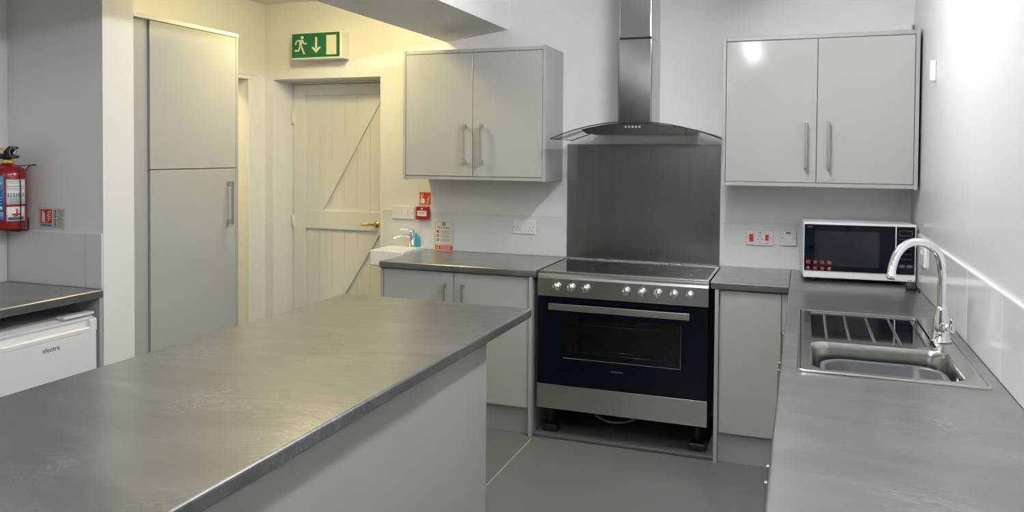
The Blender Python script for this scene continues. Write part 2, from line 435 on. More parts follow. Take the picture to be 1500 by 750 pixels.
# ------------------------------------------------------------------ ceiling lamps
def batten(x, y0, y1, z, material, label, name='ceiling_light'):
    t = thing(name, label, 'ceiling light', (x, (y0 + y1) / 2, z))
    obj('housing', bx(x - 0.05, x + 0.05, y0, y1, z + 0.045, H, 0.006), WHITEP, t)
    bm = B(); P = [(x - 0.032, 0, z + 0.044)] + [(x + 0.032 * math.cos(a), 0, z + 0.012 - 0.024 * math.sin(a)) for a in [PI - k * PI / 8 for k in range(9)]] + [(x + 0.032, 0, z + 0.044)]
    prism(bm, [(px, y0 + 0.03, pz) for px, _, pz in P], (0, y1 - y0 - 0.06, 0))
    obj('diffuser', bm, material, t)
    for a, b in ((y0, y0 + 0.03), (y1 - 0.03, y1)): obj('end_cap', bx(x - 0.04, x + 0.04, a, b, z - 0.014, z + 0.05, 0.006), WHITEP, t)
    return t
batten(-0.99, -4.05, -2.75, 2.47, TUBE, 'long white tube light on the ceiling over the aisle')
batten(-0.90, -1.95, -1.05, 2.47, TUBE3, 'long white tube light on the ceiling nearest the cooker')
batten(-1.6, -6.6, -5.1, 2.47, FILL_TUBE, 'added fill light behind the camera, shaped as a long white tube')  # fill light out of view, added to lift surfaces facing the camera
t = thing('ceiling_light', 'round warm ceiling lamp in front of the plank door', 'ceiling light', (-3.10, -0.85, 2.575))
bm = B(); cyl(bm, (-3.10, -0.85, 2.575), (-3.10, -0.85, 2.545), 0.15, c=0.006, seg=40); obj('base_ring', bm, WHITEP, t)
bm = B(); lathe(bm, [(0.14, 0), (0.138, 0.02), (0.12, 0.045), (0.08, 0.06), (0, 0.066)], (-3.10, -0.85, 2.545), (0, 0, -1), 32); obj('diffuser', bm, WLAMP, t)

t = thing('ceiling_light', 'added unseen warm lamp that brightens the reveal of the side doorway', 'ceiling light', (-4.72, -0.95, 2.575))  # out of view, added to light the doorway reveal
bm = B(); cyl(bm, (-4.72, -0.95, 2.575), (-4.72, -0.95, 2.545), 0.15, c=0.006, seg=40); obj('base_ring', bm, WHITEP, t)
bm = B(); lathe(bm, [(0.14, 0), (0.138, 0.02), (0.12, 0.045), (0.08, 0.06), (0, 0.066)], (-4.72, -0.95, 2.545), (0, 0, -1), 32); obj('diffuser', bm, WLAMP, t)

# ------------------------------------------------------------------ cabinet helpers
def bar_handle(parent, x, y, z0, z1, nrm=(0, -1), proud=0.034, w=0.013):
    """a vertical bar with two feet; y/x is the door face it stands on"""
    nx, ny = nrm; bm = B()
    cx, cy = x + nx * proud, y + ny * proud
    tx, ty = abs(ny), abs(nx)
    box(bm, cx - tx * w / 2 - ty * 0.005, cx + tx * w / 2 + ty * 0.005, cy - ty * w / 2 - tx * 0.005, cy + ty * w / 2 + tx * 0.005, z0, z1, 0.0025)
    for z in (z0 + 0.002, z1 - 0.028):
        xs = sorted((x, cx)); ys = sorted((y, cy))
        box(bm, xs[0] - tx * 0.005, xs[1] + tx * 0.005, ys[0] - ty * 0.005, ys[1] + ty * 0.005, z, z + 0.026, 0.001)
    return obj('handle', bm, HANDLE, parent)

def wall_cabinet(x0, x1, xd, label, hx):
    z0, z1, yf = 1.381, 2.154, -0.325
    t = thing('wall_cabinet', label, 'cupboard', ((x0 + x1) / 2, -0.16, z0), group=None)
    bm = B(); box(bm, x0 + 0.019, x1 - 0.019, yf + 0.002, -0.001, z0 + 0.02, z1 - 0.02)
    obj('carcass', bm, GREYM, t)
    for a in (x0, x1 - 0.018): obj('side_panel', bx(a, a + 0.018, -0.347, -0.001, z0 - 0.003, z1 + 0.003, 0.0015), GREYM, t)
    obj('top_panel', bx(x0 + 0.018, x1 - 0.018, -0.342, -0.001, z1 - 0.020, z1, 0.0015), GREYM, t)
    obj('bottom_panel', bx(x0 + 0.018, x1 - 0.018, -0.342, -0.001, z0, z0 + 0.020, 0.0015), GREYM, t)
    for k, (a, b) in enumerate(((x0 + 0.0205, xd - 0.0015), (xd + 0.0015, x1 - 0.0205))):
        d = obj('door', bx(a, b, -0.345, yf, z0 + 0.0225, z1 - 0.0235, 0.0015), GLOSS, t)
        bar_handle(d, hx[k], -0.345, 1.474, 1.712)
    return t
wall_cabinet(-2.823, -1.912, -2.362, 'light grey gloss wall cupboard left of the cooker hood', (-2.404, -2.298))
wall_cabinet(-0.938, -0.012, -0.473, 'light grey gloss wall cupboard above the microwave', (-0.525, -0.420))

def door_front(t, x0, x1, z0=0.152, z1=0.866, y=-0.585):
    return obj('door', bx(x0, x1, y, y + 0.018, z0, z1, 0.0015), GLOSS, t)

# base cupboard left of the cooker
t = thing('base_cabinet', 'light grey two door base cupboard between the wash basin and the cooker', 'cupboard', (-2.37, -0.29, 0))
obj('carcass', bx(-2.82, -1.917, -0.564, -0.02, 0.15, 0.8705), GREYM, t)
obj('side_panel', bx(-2.8375, -2.82, -0.585, -0.02, 0, 0.8705, 0.001), GREYM, t)
obj('side_panel', bx(-1.916, -1.898, -0.600, -0.01, 0, 0.8705, 0.001), GREYM, t)
obj('plinth', bx(-2.82, -1.917, -0.55, -0.532, 0, 0.149), PLINTH, t)
d = door_front(t, -2.816, -2.371); bar_handle(d, -2.415, -0.585, 0.57, 0.808)
d = door_front(t, -2.367, -1.919); bar_handle(d, -2.306, -0.585, 0.57, 0.808)
# base cupboard right of the cooker
t = thing('base_cabinet', 'narrow light grey base cupboard in the corner right of the cooker', 'cupboard', (-0.76, -0.29, 0))
obj('carcass', bx(-0.917, -0.592, -0.564, -0.02, 0.15, 0.8705), GREYM, t)
obj('side_panel', bx(-0.936, -0.918, -0.600, -0.01, 0, 0.8705, 0.001), GREYM, t)
obj('plinth', bx(-0.917, -0.640, -0.56, -0.542, 0, 0.149), PLINTH, t)
door_front(t, -0.910, -0.6235)
obj('filler_strip', bx(-0.6205, -0.592, -0.580, -0.565, 0.152, 0.866, 0.001), GREYM, t)
# run under the sink worktop
def side_unit(y0, y1, split, label):
    t = thing('base_cabinet', label, 'cupboard', (-0.29, (y0 + y1) / 2, 0))
    zt = 0.8705 if y1 > -1.19 or y0 < -2.19 else 0.70
    obj('carcass', bx(-0.555, -0.02, y0 + 0.001, y1 - 0.001, 0.15, zt), GREYM, t)
    if zt < 0.8: obj('front_rail', bx(-0.555, -0.545, y0 + 0.001, y1 - 0.001, 0.70, 0.8705), GREYM, t)
    obj('plinth', bx(-0.52, -0.502, y0, y1, 0, 0.149), PLINTH, t)
    ds = [(y0, y1)] if not split else [(y0, (y0 + y1) / 2), ((y0 + y1) / 2, y1)]
    for k, (a, b) in enumerate(ds):
        d = obj('door', bx(-0.575, -0.556, a + 0.0015, b - 0.0015, 0.152, 0.866, 0.0015), GLOSS, t)
        hy = (a + 0.05) if (k == len(ds) - 1) else (b - 0.05)
        bar_handle(d, -0.575, hy, 0.59, 0.80, nrm=(-1, 0), proud=0.027)
side_unit(-1.19, -0.603, False, 'light grey base cupboard nearest the corner under the right worktop')
side_unit(-2.19, -1.19, True, 'light grey two door base cupboard below the steel sink')
side_unit(-3.19, -2.19, True, 'light grey two door base cupboard at the near end under the right worktop')
side_unit(-3.79, -3.19, False, 'last light grey base cupboard at the open end of the right worktop')

# ------------------------------------------------------------------ worktops
def top_slab(bm, x0, x1, y0, y1, r=0.007, sides='xXyY', z0=0.872, z1=0.91):
    def ok(e):
        a, b = e.verts[0].co, e.verts[1].co
        if abs(a.z - b.z) > 1e-6: return False
        if abs(a.x - b.x) < 1e-6: return ('x' if abs(a.x - x0) < 1e-6 else 'X') in sides
        return ('y' if abs(a.y - y0) < 1e-6 else 'Y') in sides
    box(bm, x0, x1, y0, y1, z0, z1, r, 3, ok)
bm = B(); top_slab(bm, -2.838, -1.878, -0.603, -0.009, sides='xy')
tag(obj('worktop', bm, SLATE), 'short slate grey worktop left of the cooker', 'worktop')
bm = B(); top_slab(bm, -0.957, -0.5905, -0.603, -0.009, sides='y')
tag(obj('worktop', bm, SLATE), 'small slate grey worktop right of the cooker below the red switches', 'worktop')
bm = B()        # long run with the sink cut-out
SX0, SX1, SY0, SY1 = -0.515, -0.065, -2.145, -1.235
top_slab(bm, -0.5895, SX0, -3.8, -0.009, sides='x')
box(bm, SX1, -0.009, -3.8, -0.009, 0.872, 0.91)
box(bm, SX0, SX1, SY1, -0.009, 0.872, 0.91)
box(bm, SX0, SX1, -3.8, SY0, 0.872, 0.91)
bmesh.ops.remove_doubles(bm, verts=bm.verts, dist=1e-5)
tag(obj('worktop', bm, SLATE), 'long slate grey worktop along the right wall carrying the sink', 'worktop')
bm = B(); top_slab(bm, -2.45, -1.564, -4.1, -1.583)
tag(obj('worktop', bm, SLATE), 'big slate grey island worktop in the middle foreground', 'worktop')
bm = B(); top_slab(bm, XL + 0.009, -3.502, -4.0, -1.9225, sides='X')
tag(obj('worktop', bm, SLATE), 'slate grey worktop over the white mini fridge', 'worktop')

# island base
t = thing('kitchen_island_base', 'light grey panelled base under the island worktop', 'kitchen island', (-2.0, -3.0, 0))
obj('carcass', bx(-2.40, -1.622, -4.04, -1.99, 0.1, 0.8705), GREYM, t)
obj('side_panel', bx(-1.620, -1.602, -4.06, -1.972, 0, 0.8705, 0.001), GLOSS, t)
obj('end_panel', bx(-2.42, -1.621, -1.988, -1.972, 0, 0.8705, 0.001), GLOSS, t)
obj('side_panel', bx(-2.42, -2.402, -4.06, -1.99, 0, 0.8705, 0.001), GLOSS, t)

# ------------------------------------------------------------------ tall cupboard
t = thing('tall_cabinet', 'tall light grey larder cupboard between the white nib wall and the doorway', 'cupboard', (-3.8, -1.37, 0))
obj('carcass', bx(XL + 0.02, -3.532, -1.630, -1.022, 0.1, 2.172), GREYM, t)
obj('filler_panel', bx(-3.545, -3.522, -1.7375, -1.640, 0, 2.176, 0.001), GREYM, t)
obj('side_panel', bx(XL + 0.02, -3.511, -1.019, -1.001, 0, 2.19, 0.001), GREYM, t)
obj('top_panel', bx(XL + 0.02, -3.507, -1.7375, -1.0, 2.176, 2.196, 0.0015), WHITEP, t)
obj('plinth', bx(-3.58, -3.56, -1.63, -1.022, 0, 0.1), PLINTH, t)
d = obj('door', bx(-3.53, -3.51, -1.6355, -1.022, 1.450, 2.1735, 0.0015), GLOSS, t)
d = obj('door', bx(-3.53, -3.51, -1.6355, -1.022, 0.10, 1.4455, 0.0015), GLOSS, t)
bar_handle(d, -3.51, -1.092, 1.137, 1.377, nrm=(1, 0), proud=0.036, w=0.016)

# ------------------------------------------------------------------ range cooker
RX0, RX1 = -1.8685, -0.9685
t = thing('range_cooker', 'wide stainless steel and black glass electric range cooker', 'cooker', (-1.4185, -0.3, 0.022))
bm = B()    # open fronted body with the oven cavity
box(bm, RX0 + 0.004, RX0 + 0.10, -0.568, -0.02, 0.170, 0.885); box(bm, RX1 - 0.10, RX1 - 0.004, -0.568, -0.02, 0.170, 0.885)
box(bm, RX0 + 0.10, RX1 - 0.10, -0.568, -0.02, 0.170, 0.36); box(bm, RX0 + 0.10, RX1 - 0.10, -0.568, -0.02, 0.74, 0.885)
box(bm, RX0 + 0.10, RX1 - 0.10, -0.12, -0.02, 0.36, 0.74)
obj('body', bm, DARKM, t)
bm = B()
x0, x1 = RX0 + 0.1005, RX1 - 0.1005
for a in ((x0, x0 + 0.004, -0.56, -0.125, 0.365, 0.735), (x1 - 0.004, x1, -0.56, -0.125, 0.365, 0.735), (x0, x1, -0.128, -0.124, 0.361, 0.739), (x0, x1, -0.56, -0.125, 0.361, 0.366), (x0, x1, -0.56, -0.125, 0.735, 0.739)): box(bm, *a)
obj('oven_cavity', bm, CAVITY, t)
for z in (0.47, 0.625):
    bm = B()
    for y in (-0.54, -0.14): cyl(bm, (x0 + 0.01, y, z), (x1 - 0.01, y, z), 0.004, seg=8)
    cyl(bm, (x0 + 0.2, -0.545, z + 0.02), (x1 - 0.25, -0.545, z + 0.02), 0.003, seg=8)
    for k in range(26):
        xx = x0 + 0.03 + k * (x1 - x0 - 0.06) / 25; cyl(bm, (xx, -0.54, z), (xx, -0.14, z), 0.0018, seg=6)
    obj('oven_rack', bm, STEEL, t)
# fascia: profile swept in X
bm = B()
P = [(-0.5925, 0.777), (-0.5925, 0.872), (-0.588, 0.884), (-0.574, 0.894), (-0.555, 0.897), (-0.53, 0.897), (-0.53, 0.88), (-0.57, 0.86), (-0.57, 0.777)]
prism(bm, [(RX0, y, z) for y, z in P], (0.9, 0, 0))
fascia = obj('control_panel', bm, STEEL, t)
KX = (-1.758, -1.678, -1.596, -1.382, -1.301, -1.220, -1.139, -1.059)
ff = Face((0, -0.5925, 0), (1, 0, 0), (0, 0, 1))
for k, x in enumerate(KX):
    bm = B(); ff.disc(bm, x, 0.865, 0.0030, 0, 0.0004, 8); obj('dial_mark', bm, GPRINT if k != 1 else BPRINT, fascia)
for k, x in enumerate(KX):
    bm = B(); lathe(bm, [(0.0, 0), (0.0225, 0), (0.0225, 0.004), (0.0205, 0.007), (0.0195, 0.026), (0.0175, 0.030), (0, 0.030)], (x, -0.5925, 0.832), (0, -1, 0), 28)
    a = (0.35, 0.2, 0.5, 0.25, 0.6, 0.1, 0.3, 0.45)[k]; ca, sa = math.cos(a), math.sin(a)
    q = Face((x, -0.6225, 0.832), (ca, 0, sa), (-sa, 0, ca)); q.poly(bm, [(-0.0042, -0.0185), (0.0042, -0.0185), (0.0042, 0.0185), (-0.0042, 0.0185)], -0.001, 0.012)
    obj('knob', bm, CHROME, fascia)
bm = B()    # hob frame
for a in ((RX0, RX0 + 0.017, -0.545, -0.012), (RX1 - 0.017, RX1, -0.545, -0.012), (RX0, RX1, -0.052, -0.012), (RX0, RX1, -0.56, -0.52)):
    box(bm, a[0], a[1], a[2], a[3], 0.880, 0.906, 0.003)
for x in (-1.70, -1.62, -1.54, -1.47, -1.40, -1.32, -1.27, -1.2): box(bm, x - 0.012, x + 0.012, -0.03, -0.015, 0.905, 0.910, 0.002)
obj('hob_frame', bm, STEEL, t)
hob = obj('hob_glass', bx(RX0 + 0.0175, RX1 - 0.0175, -0.5195, -0.0525, 0.892, 0.9045, 0.001), HOBG, t)
for (hx, hy, hr) in ((-1.70, -0.40, 0.09), (-1.70, -0.17, 0.07), (-1.42, -0.28, 0.11), (-1.15, -0.40, 0.075), (-1.15, -0.17, 0.09)):
    bm = B(); n = 48
    for k in range(n):
        a, b = 2 * PI * k / n, 2 * PI * (k + 1) / n
        bm.faces.new([bm.verts.new((hx + R * math.cos(c), hy + R * math.sin(c), 0.9047)) for R, c in ((hr, a), (hr, b), (hr - 0.0015, b), (hr - 0.0015, a))])
    bmesh.ops.remove_doubles(bm, verts=bm.verts, dist=1e-5)
    obj('cooking_zone_ring', bm, RINGP, hob)
# oven door with a window
bm = B(); WX0, WX1, WZ0, WZ1 = -1.722, -1.103, 0.450, 0.671
for a in ((RX0 + 0.002, WX0, 0.306, 0.771), (WX1, RX1 - 0.002, 0.306, 0.771), (WX0, WX1, 0.306, WZ0), (WX0, WX1, WZ1, 0.771)): box(bm, a[0], a[1], -0.5905, -0.571, a[2], a[3])
bmesh.ops.remove_doubles(bm, verts=bm.verts, dist=1e-5)
od = obj('oven_door', bm, BGLASS, t)
obj('window_pane', bx(WX0, WX1, -0.590, -0.587, WZ0, WZ1), SMOKE, od)
bm = B(); f = Face((0, -0.5906, 0), (1, 0, 0), (0, 0, 1))
f.line(bm, [(WX0, WZ0), (WX1, WZ0)], 0.002); f.line(bm, [(WX1, WZ0), (WX1, WZ1)], 0.001); obj('window_edging', bm, GPRINT, od)
bm = B(); f.rect(bm, -1.461, -1.399, 0.397, 0.405, 0, 0.0006); obj('maker_badge', bm, mat('dim_badge', (0.06, 0.065, 0.07), 0.4), od)
bm = B(); box(bm, -1.793, -1.055, -0.638, -0.624, 0.712, 0.746, 0.002)
for x in (-1.76, -1.09): box(bm, x - 0.012, x + 0.012, -0.630, -0.590, 0.719, 0.739, 0.002)
obj('handle', bm, HANDLE, od)
obj('storage_drawer', bx(RX0, RX1, -0.592, -0.570, 0.170, 0.301, 0.0015), STEEL, t)
for x in (RX0 + 0.055, RX1 - 0.055):
    for y in (-0.50, -0.10):
        bm = B(); cyl(bm, (x, y, 0.055), (x, y, 0.170), 0.018); box(bm, x - 0.042, x + 0.042, y - 0.035, y + 0.035, 0.0225, 0.062, 0.008)
        obj('foot', bm, DARK, t)
bm = B(); tube(bm, [(-1.66, -0.12, 0.14), (-1.62, -0.3, 0.075), (-1.5, -0.36, 0.055), (-1.38, -0.3, 0.075), (-1.30, -0.12, 0.15)], 0.006)
obj('power_cable', bm, CABLE, t)

# steel splashback behind the range
t = obj('splashback_panel', bx(-1.879, -0.9735, -0.009, -0.0005, 0.912, 1.599, 0.0008), STEELV)
tag(t, 'tall brushed steel splashback sheet behind the hob', 'splashback')

# ------------------------------------------------------------------ cooker hood
t = thing('cooker_hood', 'steel chimney cooker hood with a curved glass canopy', 'cooker hood', (-1.41, -0.25, 1.62))
c1 = obj('chimney_duct', bx(-1.5145, -1.3235, -0.268, -0.001, 1.69, 2.183, 0.008, 3), STEELH, t)
obj('upper_duct', bx(-1.5115, -1.3265, -0.265, -0.001, 2.183, 2.599, 0.008, 3), STEELH, t)
GX0, GX1, CX = -1.848, -0.928, -1.388
def arch(x): # height of the glass
    u = (x - CX) / 0.46
    return 1.713 - 0.091 * u * u
N = 40
bm = B()
up = []; lo = []
for k in range(N + 1):
    x = GX0 + (GX1 - GX0) * k / N
    yf = -0.50 + 0.035 * ((x - CX) / 0.46) ** 2
    for (L, z) in ((up, arch(x) + 0.003), (lo, arch(x) - 0.003)):
        L.append((bm.verts.new((x, yf, z)), bm.verts.new((x, -0.002, z))))
for k in range(N):
    f1 = bm.faces.new([up[k][0], up[k + 1][0], up[k + 1][1], up[k][1]]); f2 = bm.faces.new([lo[k][1], lo[k + 1][1], lo[k + 1][0], lo[k][0]])
    f1.smooth = f2.smooth = True
    f3 = bm.faces.new([lo[k][0], lo[k + 1][0], up[k + 1][0], up[k][0]]); f3.material_index = 1
    f4 = bm.faces.new([up[k][1], up[k + 1][1], lo[k + 1][1], lo[k][1]]); f4.material_index = 1
for k in (0, N):
    q = bm.faces.new([lo[k][0], up[k][0], up[k][1], lo[k][1]]); q.material_index = 1
bmesh.ops.recalc_face_normals(bm, faces=bm.faces)
obj('glass_canopy', bm, CLEAR, t, mats=[CLEAR, GEDGE])
bm = B(); n = 18; HX0, HX1 = -1.675, -1.095
P = [(HX0 + (HX1 - HX0) * k / n, arch(HX0 + (HX1 - HX0) * k / n) - 0.0035) for k in range(n + 1)]
base = [(HX1 - 0.03, 1.650), (HX0 + 0.03, 1.650)]
prism(bm, [(x, -0.442, z) for x, z in P] + [(x, -0.442, z) for x, z in base], (0, 0.44, 0))
hb = obj('extractor_body', bm, STEELH, t)
f = Face((0, -0.442, 0), (1, 0, 0), (0, 0, 1))
for k in range(5):
    bm = B(); f.rect(bm, -1.434 + k * 0.0185, -1.424 + k * 0.0185, 1.683, 1.691, 0, 0.003); obj('push_button', bm, SILVERP, hb)
obj('grease_filter', bx(-1.62, -1.15, -0.40, -0.05, 1.646, 1.6495), SINKS, hb)

# ------------------------------------------------------------------ sink
t = thing('kitchen_sink', 'stainless steel inset sink with a ribbed drainer', 'sink', (-0.29, -1.69, 0.91))
X0, X1, Y0, Y1 = -0.543, -0.041, -2.172, -1.205
BX0, BX1, BY0, BY1 = -0.503, -0.094, -2.135, -1.765     # bowl opening
DX0, DX1, DY0, DY1 = -0.500, -0.115, -1.725, -1.235     # drainer recess
bm = B()
Z = 0.9165
outer = rrect(X0, X1, Y0, Y1, 0.02, 6)
n = len(outer)
def ring(pts, z): return [(x, y, z) for x, y in pts]
ins = lambda d, r=0.018: rrect(X0 + d, X1 - d, Y0 + d, Y1 - d, r, 6)
loft(bm, [ring(outer, 0.9102), ring(outer, 0.914), ring(ins(0.003), 0.9175), ring(ins(0.007), 0.9175), ring(ins(0.012), 0.9145)])
obj('rim', bm, SINKS, t)
# deck between rim, bowl and drainer
bm = B()
ix0, ix1, iy0, iy1 = X0 + 0.011, X1 - 0.011, Y0 + 0.011, Y1 - 0.011
zd = 0.9145
vo = [bm.verts.new(p) for p in ring(rrect(ix0, ix1, iy0, iy1, 0.018, 6), zd)]
vb = [bm.verts.new(p) for p in ring(rrect(BX0, BX1, BY0, BY1, 0.055, 8), zd)]
vd = [bm.verts.new(p) for p in ring(rrect(DX0, DX1, DY0, DY1, 0.02, 6), zd)]
ed = []
for L in (vo, vb, vd):
    for k in range(len(L)): ed.append(bm.edges.new((L[k], L[(k + 1) % len(L)])))
bmesh.ops.triangle_fill(bm, edges=ed, use_beauty=True, use_dissolve=False)
# drop faces that fell inside the openings
kill = [f for f in bm.faces if (BX0 < f.calc_center_median().x < BX1 and BY0 < f.calc_center_median().y < BY1 and all(v in vb for v in f.verts)) or (all(v in vd for v in f.verts))]
bmesh.ops.delete(bm, geom=kill, context='FACES')
obj('deck', bm, SINKS, t)
bm = B()
L = []
for d, z, r in ((0, zd, 0.055), (0.003, 0.910, 0.055), (0.006, 0.895, 0.055), (0.010, 0.80, 0.055), (0.018, 0.765, 0.05), (0.045, 0.748, 0.04), (0.10, 0.745, 0.03)):
    L.append(ring(rrect(BX0 + d, BX1 - d, BY0 + d, BY1 - d, max(r, 0.02), 8), z))
loft(bm, L, cap1=True)
bowl = obj('bowl', bm, SINKS, t)
bm = B(); lathe(bm, [(0.0, 0.001), (0.018, 0.001), (0.021, 0.004), (0.024, 0.003), (0.024, 0)], (BX1 - 0.0085, -2.02, 0.872), (-1, 0, 0), 24); obj('overflow', bm, CHROME, bowl)
bm = B(); lathe(bm, [(0.0, 0.001), (0.03, 0.001), (0.035, 0.004), (0.04, 0.003), (0.042, 0)], (-0.3, -1.93, 0.7452), (0, 0, 1), 24); obj('drain', bm, CHROME, bowl)
# drainer: recessed polished panels between raised ribs
bm = B()
loft(bm, [ring(rrect(DX0, DX1, DY0, DY1, 0.02, 6), zd), ring(rrect(DX0 + 0.004, DX1 - 0.004, DY0 + 0.004, DY1 - 0.004, 0.018, 6), zd - 0.005)], cap1=True)
dr = obj('drainer', bm, SINKP, t)
bm = B()
for x in (-0.448, -0.376, -0.299, -0.220, -0.140):
    P = []
    for (yy, rr) in ((DY1 - 0.012, 0.001), (DY1 - 0.03, 0.0045), (-1.5, 0.0045), (DY0 + 0.015, 0.0045), (DY0 - 0.004, 0.003)):
        P.append([(x + rr * 1.15 * math.cos(a), yy, zd - 0.0045 + rr * 1.3 * math.sin(a)) for a in [k * PI / 6 for k in range(7)]])
    R = [[bm.verts.new(p) for p in q] for q in P]
    for a, b in zip(R[:-1], R[1:]):
        for k in range(6):
            f = bm.faces.new([a[k], a[k + 1], b[k + 1], b[k]]); f.smooth = True
bmesh.ops.recalc_face_normals(bm, faces=bm.faces)
obj('drainer_ribs', bm, SINKS, dr)

# mixer tap
zd = 0.9155
t = thing('kitchen_tap', 'chrome swan neck mixer tap on the steel sink', 'tap', (-0.088, -1.613, zd))
bm = B(); lathe(bm, [(0.0, 0), (0.034, 0), (0.034, 0.004), (0.029, 0.008), (0.027, 0.03), (0.026, 0.055), (0.021, 0.085), (0.017, 0.105), (0.0165, 0.118), (0, 0.118)], (-0.088, -1.613, zd), seg=32); obj('tap_body', bm, CHROME, t)
bm = B()
tube(bm, [(-0.088, -1.613, 1.02), (-0.0885, -1.613, 1.10), (-0.090, -1.615, 1.16), (-0.103, -1.628, 1.213), (-0.134, -1.645, 1.243), (-0.176, -1.666, 1.254), (-0.212, -1.687, 1.242), (-0.237, -1.706, 1.213), (-0.251, -1.724, 1.176), (-0.257, -1.740, 1.142)], 0.0135, 20, 8)
obj('spout', bm, CHROME, t)
bm = B(); d = Vector((-0.007, -0.016, -0.034)).normalized(); p = Vector((-0.257, -1.740, 1.142)); cyl(bm, p - d * 0.012, p + d * 0.006, 0.015, c=0.002); obj('aerator', bm, CHROME, t)
bm = B(); cyl(bm, (-0.082, -1.630, zd + 0.052), (-0.070, -1.672, zd + 0.052), 0.0185, c=0.003)
tube(bm, [(-0.070, -1.668, zd + 0.055), (-0.068, -1.676, zd + 0.070), (-0.067, -1.680, zd + 0.088)], 0.007)
obj('lever', bm, CHROME, t)

# grey washing-up bowl standing in the sink
bm = B()
UX0, UX1, UY0, UY1 = -0.468, -0.122, -2.120, -1.845
prof = []
for d, z, r in ((0.030, 0.752, 0.05), (0.018, 0.758, 0.06), (0.004, 0.872, 0.085), (-0.006, 0.876, 0.09), (-0.006, 0.879, 0.09), (0.004, 0.880, 0.085), (0.009, 0.874, 0.08), (0.022, 0.764, 0.06), (0.035, 0.759, 0.05)):
    prof.append([(x, y, z) for x, y in rrect(UX0 + d, UX1 - d, UY0 + d, UY1 - d, r, 8)])
loft(bm, prof, cap0=True, cap1=True)
tag(obj('washing_up_bowl', bm, GREYPL), 'grey plastic washing-up bowl sitting inside the steel sink', 'bowl')

# ------------------------------------------------------------------ microwave
ang = math.atan2(0.035, 0.511)
t = thing('microwave_oven', 'white and black microwave oven with red icons on the worktop corner', 'microwave', (-0.526, -0.395, 0.91), ang)
W, D, Z0, Z1 = 0.512, 0.30, 0.020, 0.297
obj('casing', bx(0, W, 0.004, D, Z0, Z1, 0.005), SILVERP, t, local=True)
obj('front_frame', bx(0, W, 0.0, 0.006, Z0, Z1, 0.002), WHITEP, t, local=True)
d = obj('door', bx(0.003, 0.419, -0.004, 0.004, Z0 + 0.035, Z1 - 0.010, 0.0015), BGLASS, t, local=True)
f = Face((0, -0.004, 0), (1, 0, 0), (0, 0, 1))
bm = B(); f.poly(bm, [(x, y) for x, y in rrect(0.052, 0.348, 0.080, 0.255, 0.008, 4)], 0.0, 0.0004); obj('window', bm, mat('microwave_window', (0.010, 0.013, 0.018), 0.15), d, local=True)
obj('maker_lettering', f.text('SHARP', 0.0085, 0.016, 0.272, 0.0, 0.0005), GPRINT, d, local=True)
PALEP = mat('pale_pink', (0.45, 0.25, 0.25), 0.4)
for j in range(2):
    for k in range(4):
        bm = B(); a, b = 0.022 + k * 0.033, 0.098 - j * 0.031
        sh = (j * 4 + k)
        if sh in (0, 3, 5): f.poly(bm, rrect(a - 0.010, a + 0.010, b - 0.009, b + 0.009, 0.003, 3), 0.0005, 0.0005)
        elif sh in (4, 7): f.disc(bm, a, b, 0.010, 0.0005, 0.0005, 16)
        else: f.poly(bm, [(a - 0.010, b + 0.003), (a - 0.006, b + 0.009), (a + 0.006, b + 0.009), (a + 0.010, b + 0.003), (a + 0.007, b - 0.009), (a - 0.007, b - 0.009)], 0.0005, 0.0005)
        ic = obj('menu_icon', bm, PINK, d, local=True)
        bm = B(); L = [(a - 0.005, b + 0.001), (a + 0.005, b + 0.001)] if sh not in (4, 7) else [(a - 0.004, b + 0.002), (a + 0.004, b + 0.002)]
        f.line(bm, L, 0.0014 if sh not in (4, 7) else 0.009, 0.0012, 0.0003); me_ = obj('icon_mark', bm, PALEP, d, local=True)
cp = obj('control_panel', bx(0.425, W - 0.006, -0.004, 0.004, Z0 + 0.035, Z1 - 0.010, 0.0015), BGLASS, t, local=True)
bm = B(); f.line(bm, [(0.437, 0.268), (0.493, 0.268), (0.493, 0.244), (0.437, 0.244), (0.437, 0.268)], 0.002, 0, 0.0005)
for k in range(5): f.line(bm, [(0.437, 0.226 - k * 0.024), (0.493, 0.226 - k * 0.024)], 0.0016, 0, 0.0005)
for a in (0.437, 0.470): f.rect(bm, a, a + 0.026, 0.088, 0.102, 0, 0.0006)
obj('buttons', bm, mat('dim_key_print', (0.10, 0.11, 0.12), 0.4), cp, local=True)
for x in (0.05, W - 0.05):
    for y in (0.04, D - 0.04):
        bm = B(); cyl(bm, (x, y, 0.0), (x, y, 0.024), 0.016, c=0.002); obj('foot', bm, DARK, t, local=True)

# ------------------------------------------------------------------ switches and sockets
def plate(name, f, w, h, label, cat, t_=0.009):
    bm = B(); e = 0.003
    P = lambda i, hh: [f.p(a, b, hh) for a, b in rrect(i, w - i, i, h - i, 0.004, 3)]
    loft(bm, [P(0, 0.0), P(0, t_ - 0.003), P(e, t_)], smooth=False, cap0=True, cap1=True); bmesh.ops.recalc_face_normals(bm, faces=bm.faces)
    o = obj(name, bm, WHITEP, loc=f.p(0, 0, 0)); tag(o, label, cat); return o
def rocker(o, f, a, b, w, h, m_=WHITEP, lift=0.009, name='rocker_switch'):
    bm = B(); prism(bm, [f.p(a, b, lift), f.p(a, b + h, lift), f.p(a, b + h, lift + 0.0015), f.p(a, b, lift + 0.005)], f.u * w); obj(name, bm, m_, o)
def pins(o, f, a, b, lift=0.009):
    bm = B(); f.rect(bm, a - 0.002, a + 0.002, b + 0.006, b + 0.014, lift, 0.0004); obj('pin_hole', bm, BPRINT, o)
    for s in (-0.011, 0.011):
        bm = B(); f.rect(bm, a + s - 0.0032, a + s + 0.0032, b - 0.009, b - 0.005, lift, 0.0004); obj('pin_hole', bm, BPRINT, o)
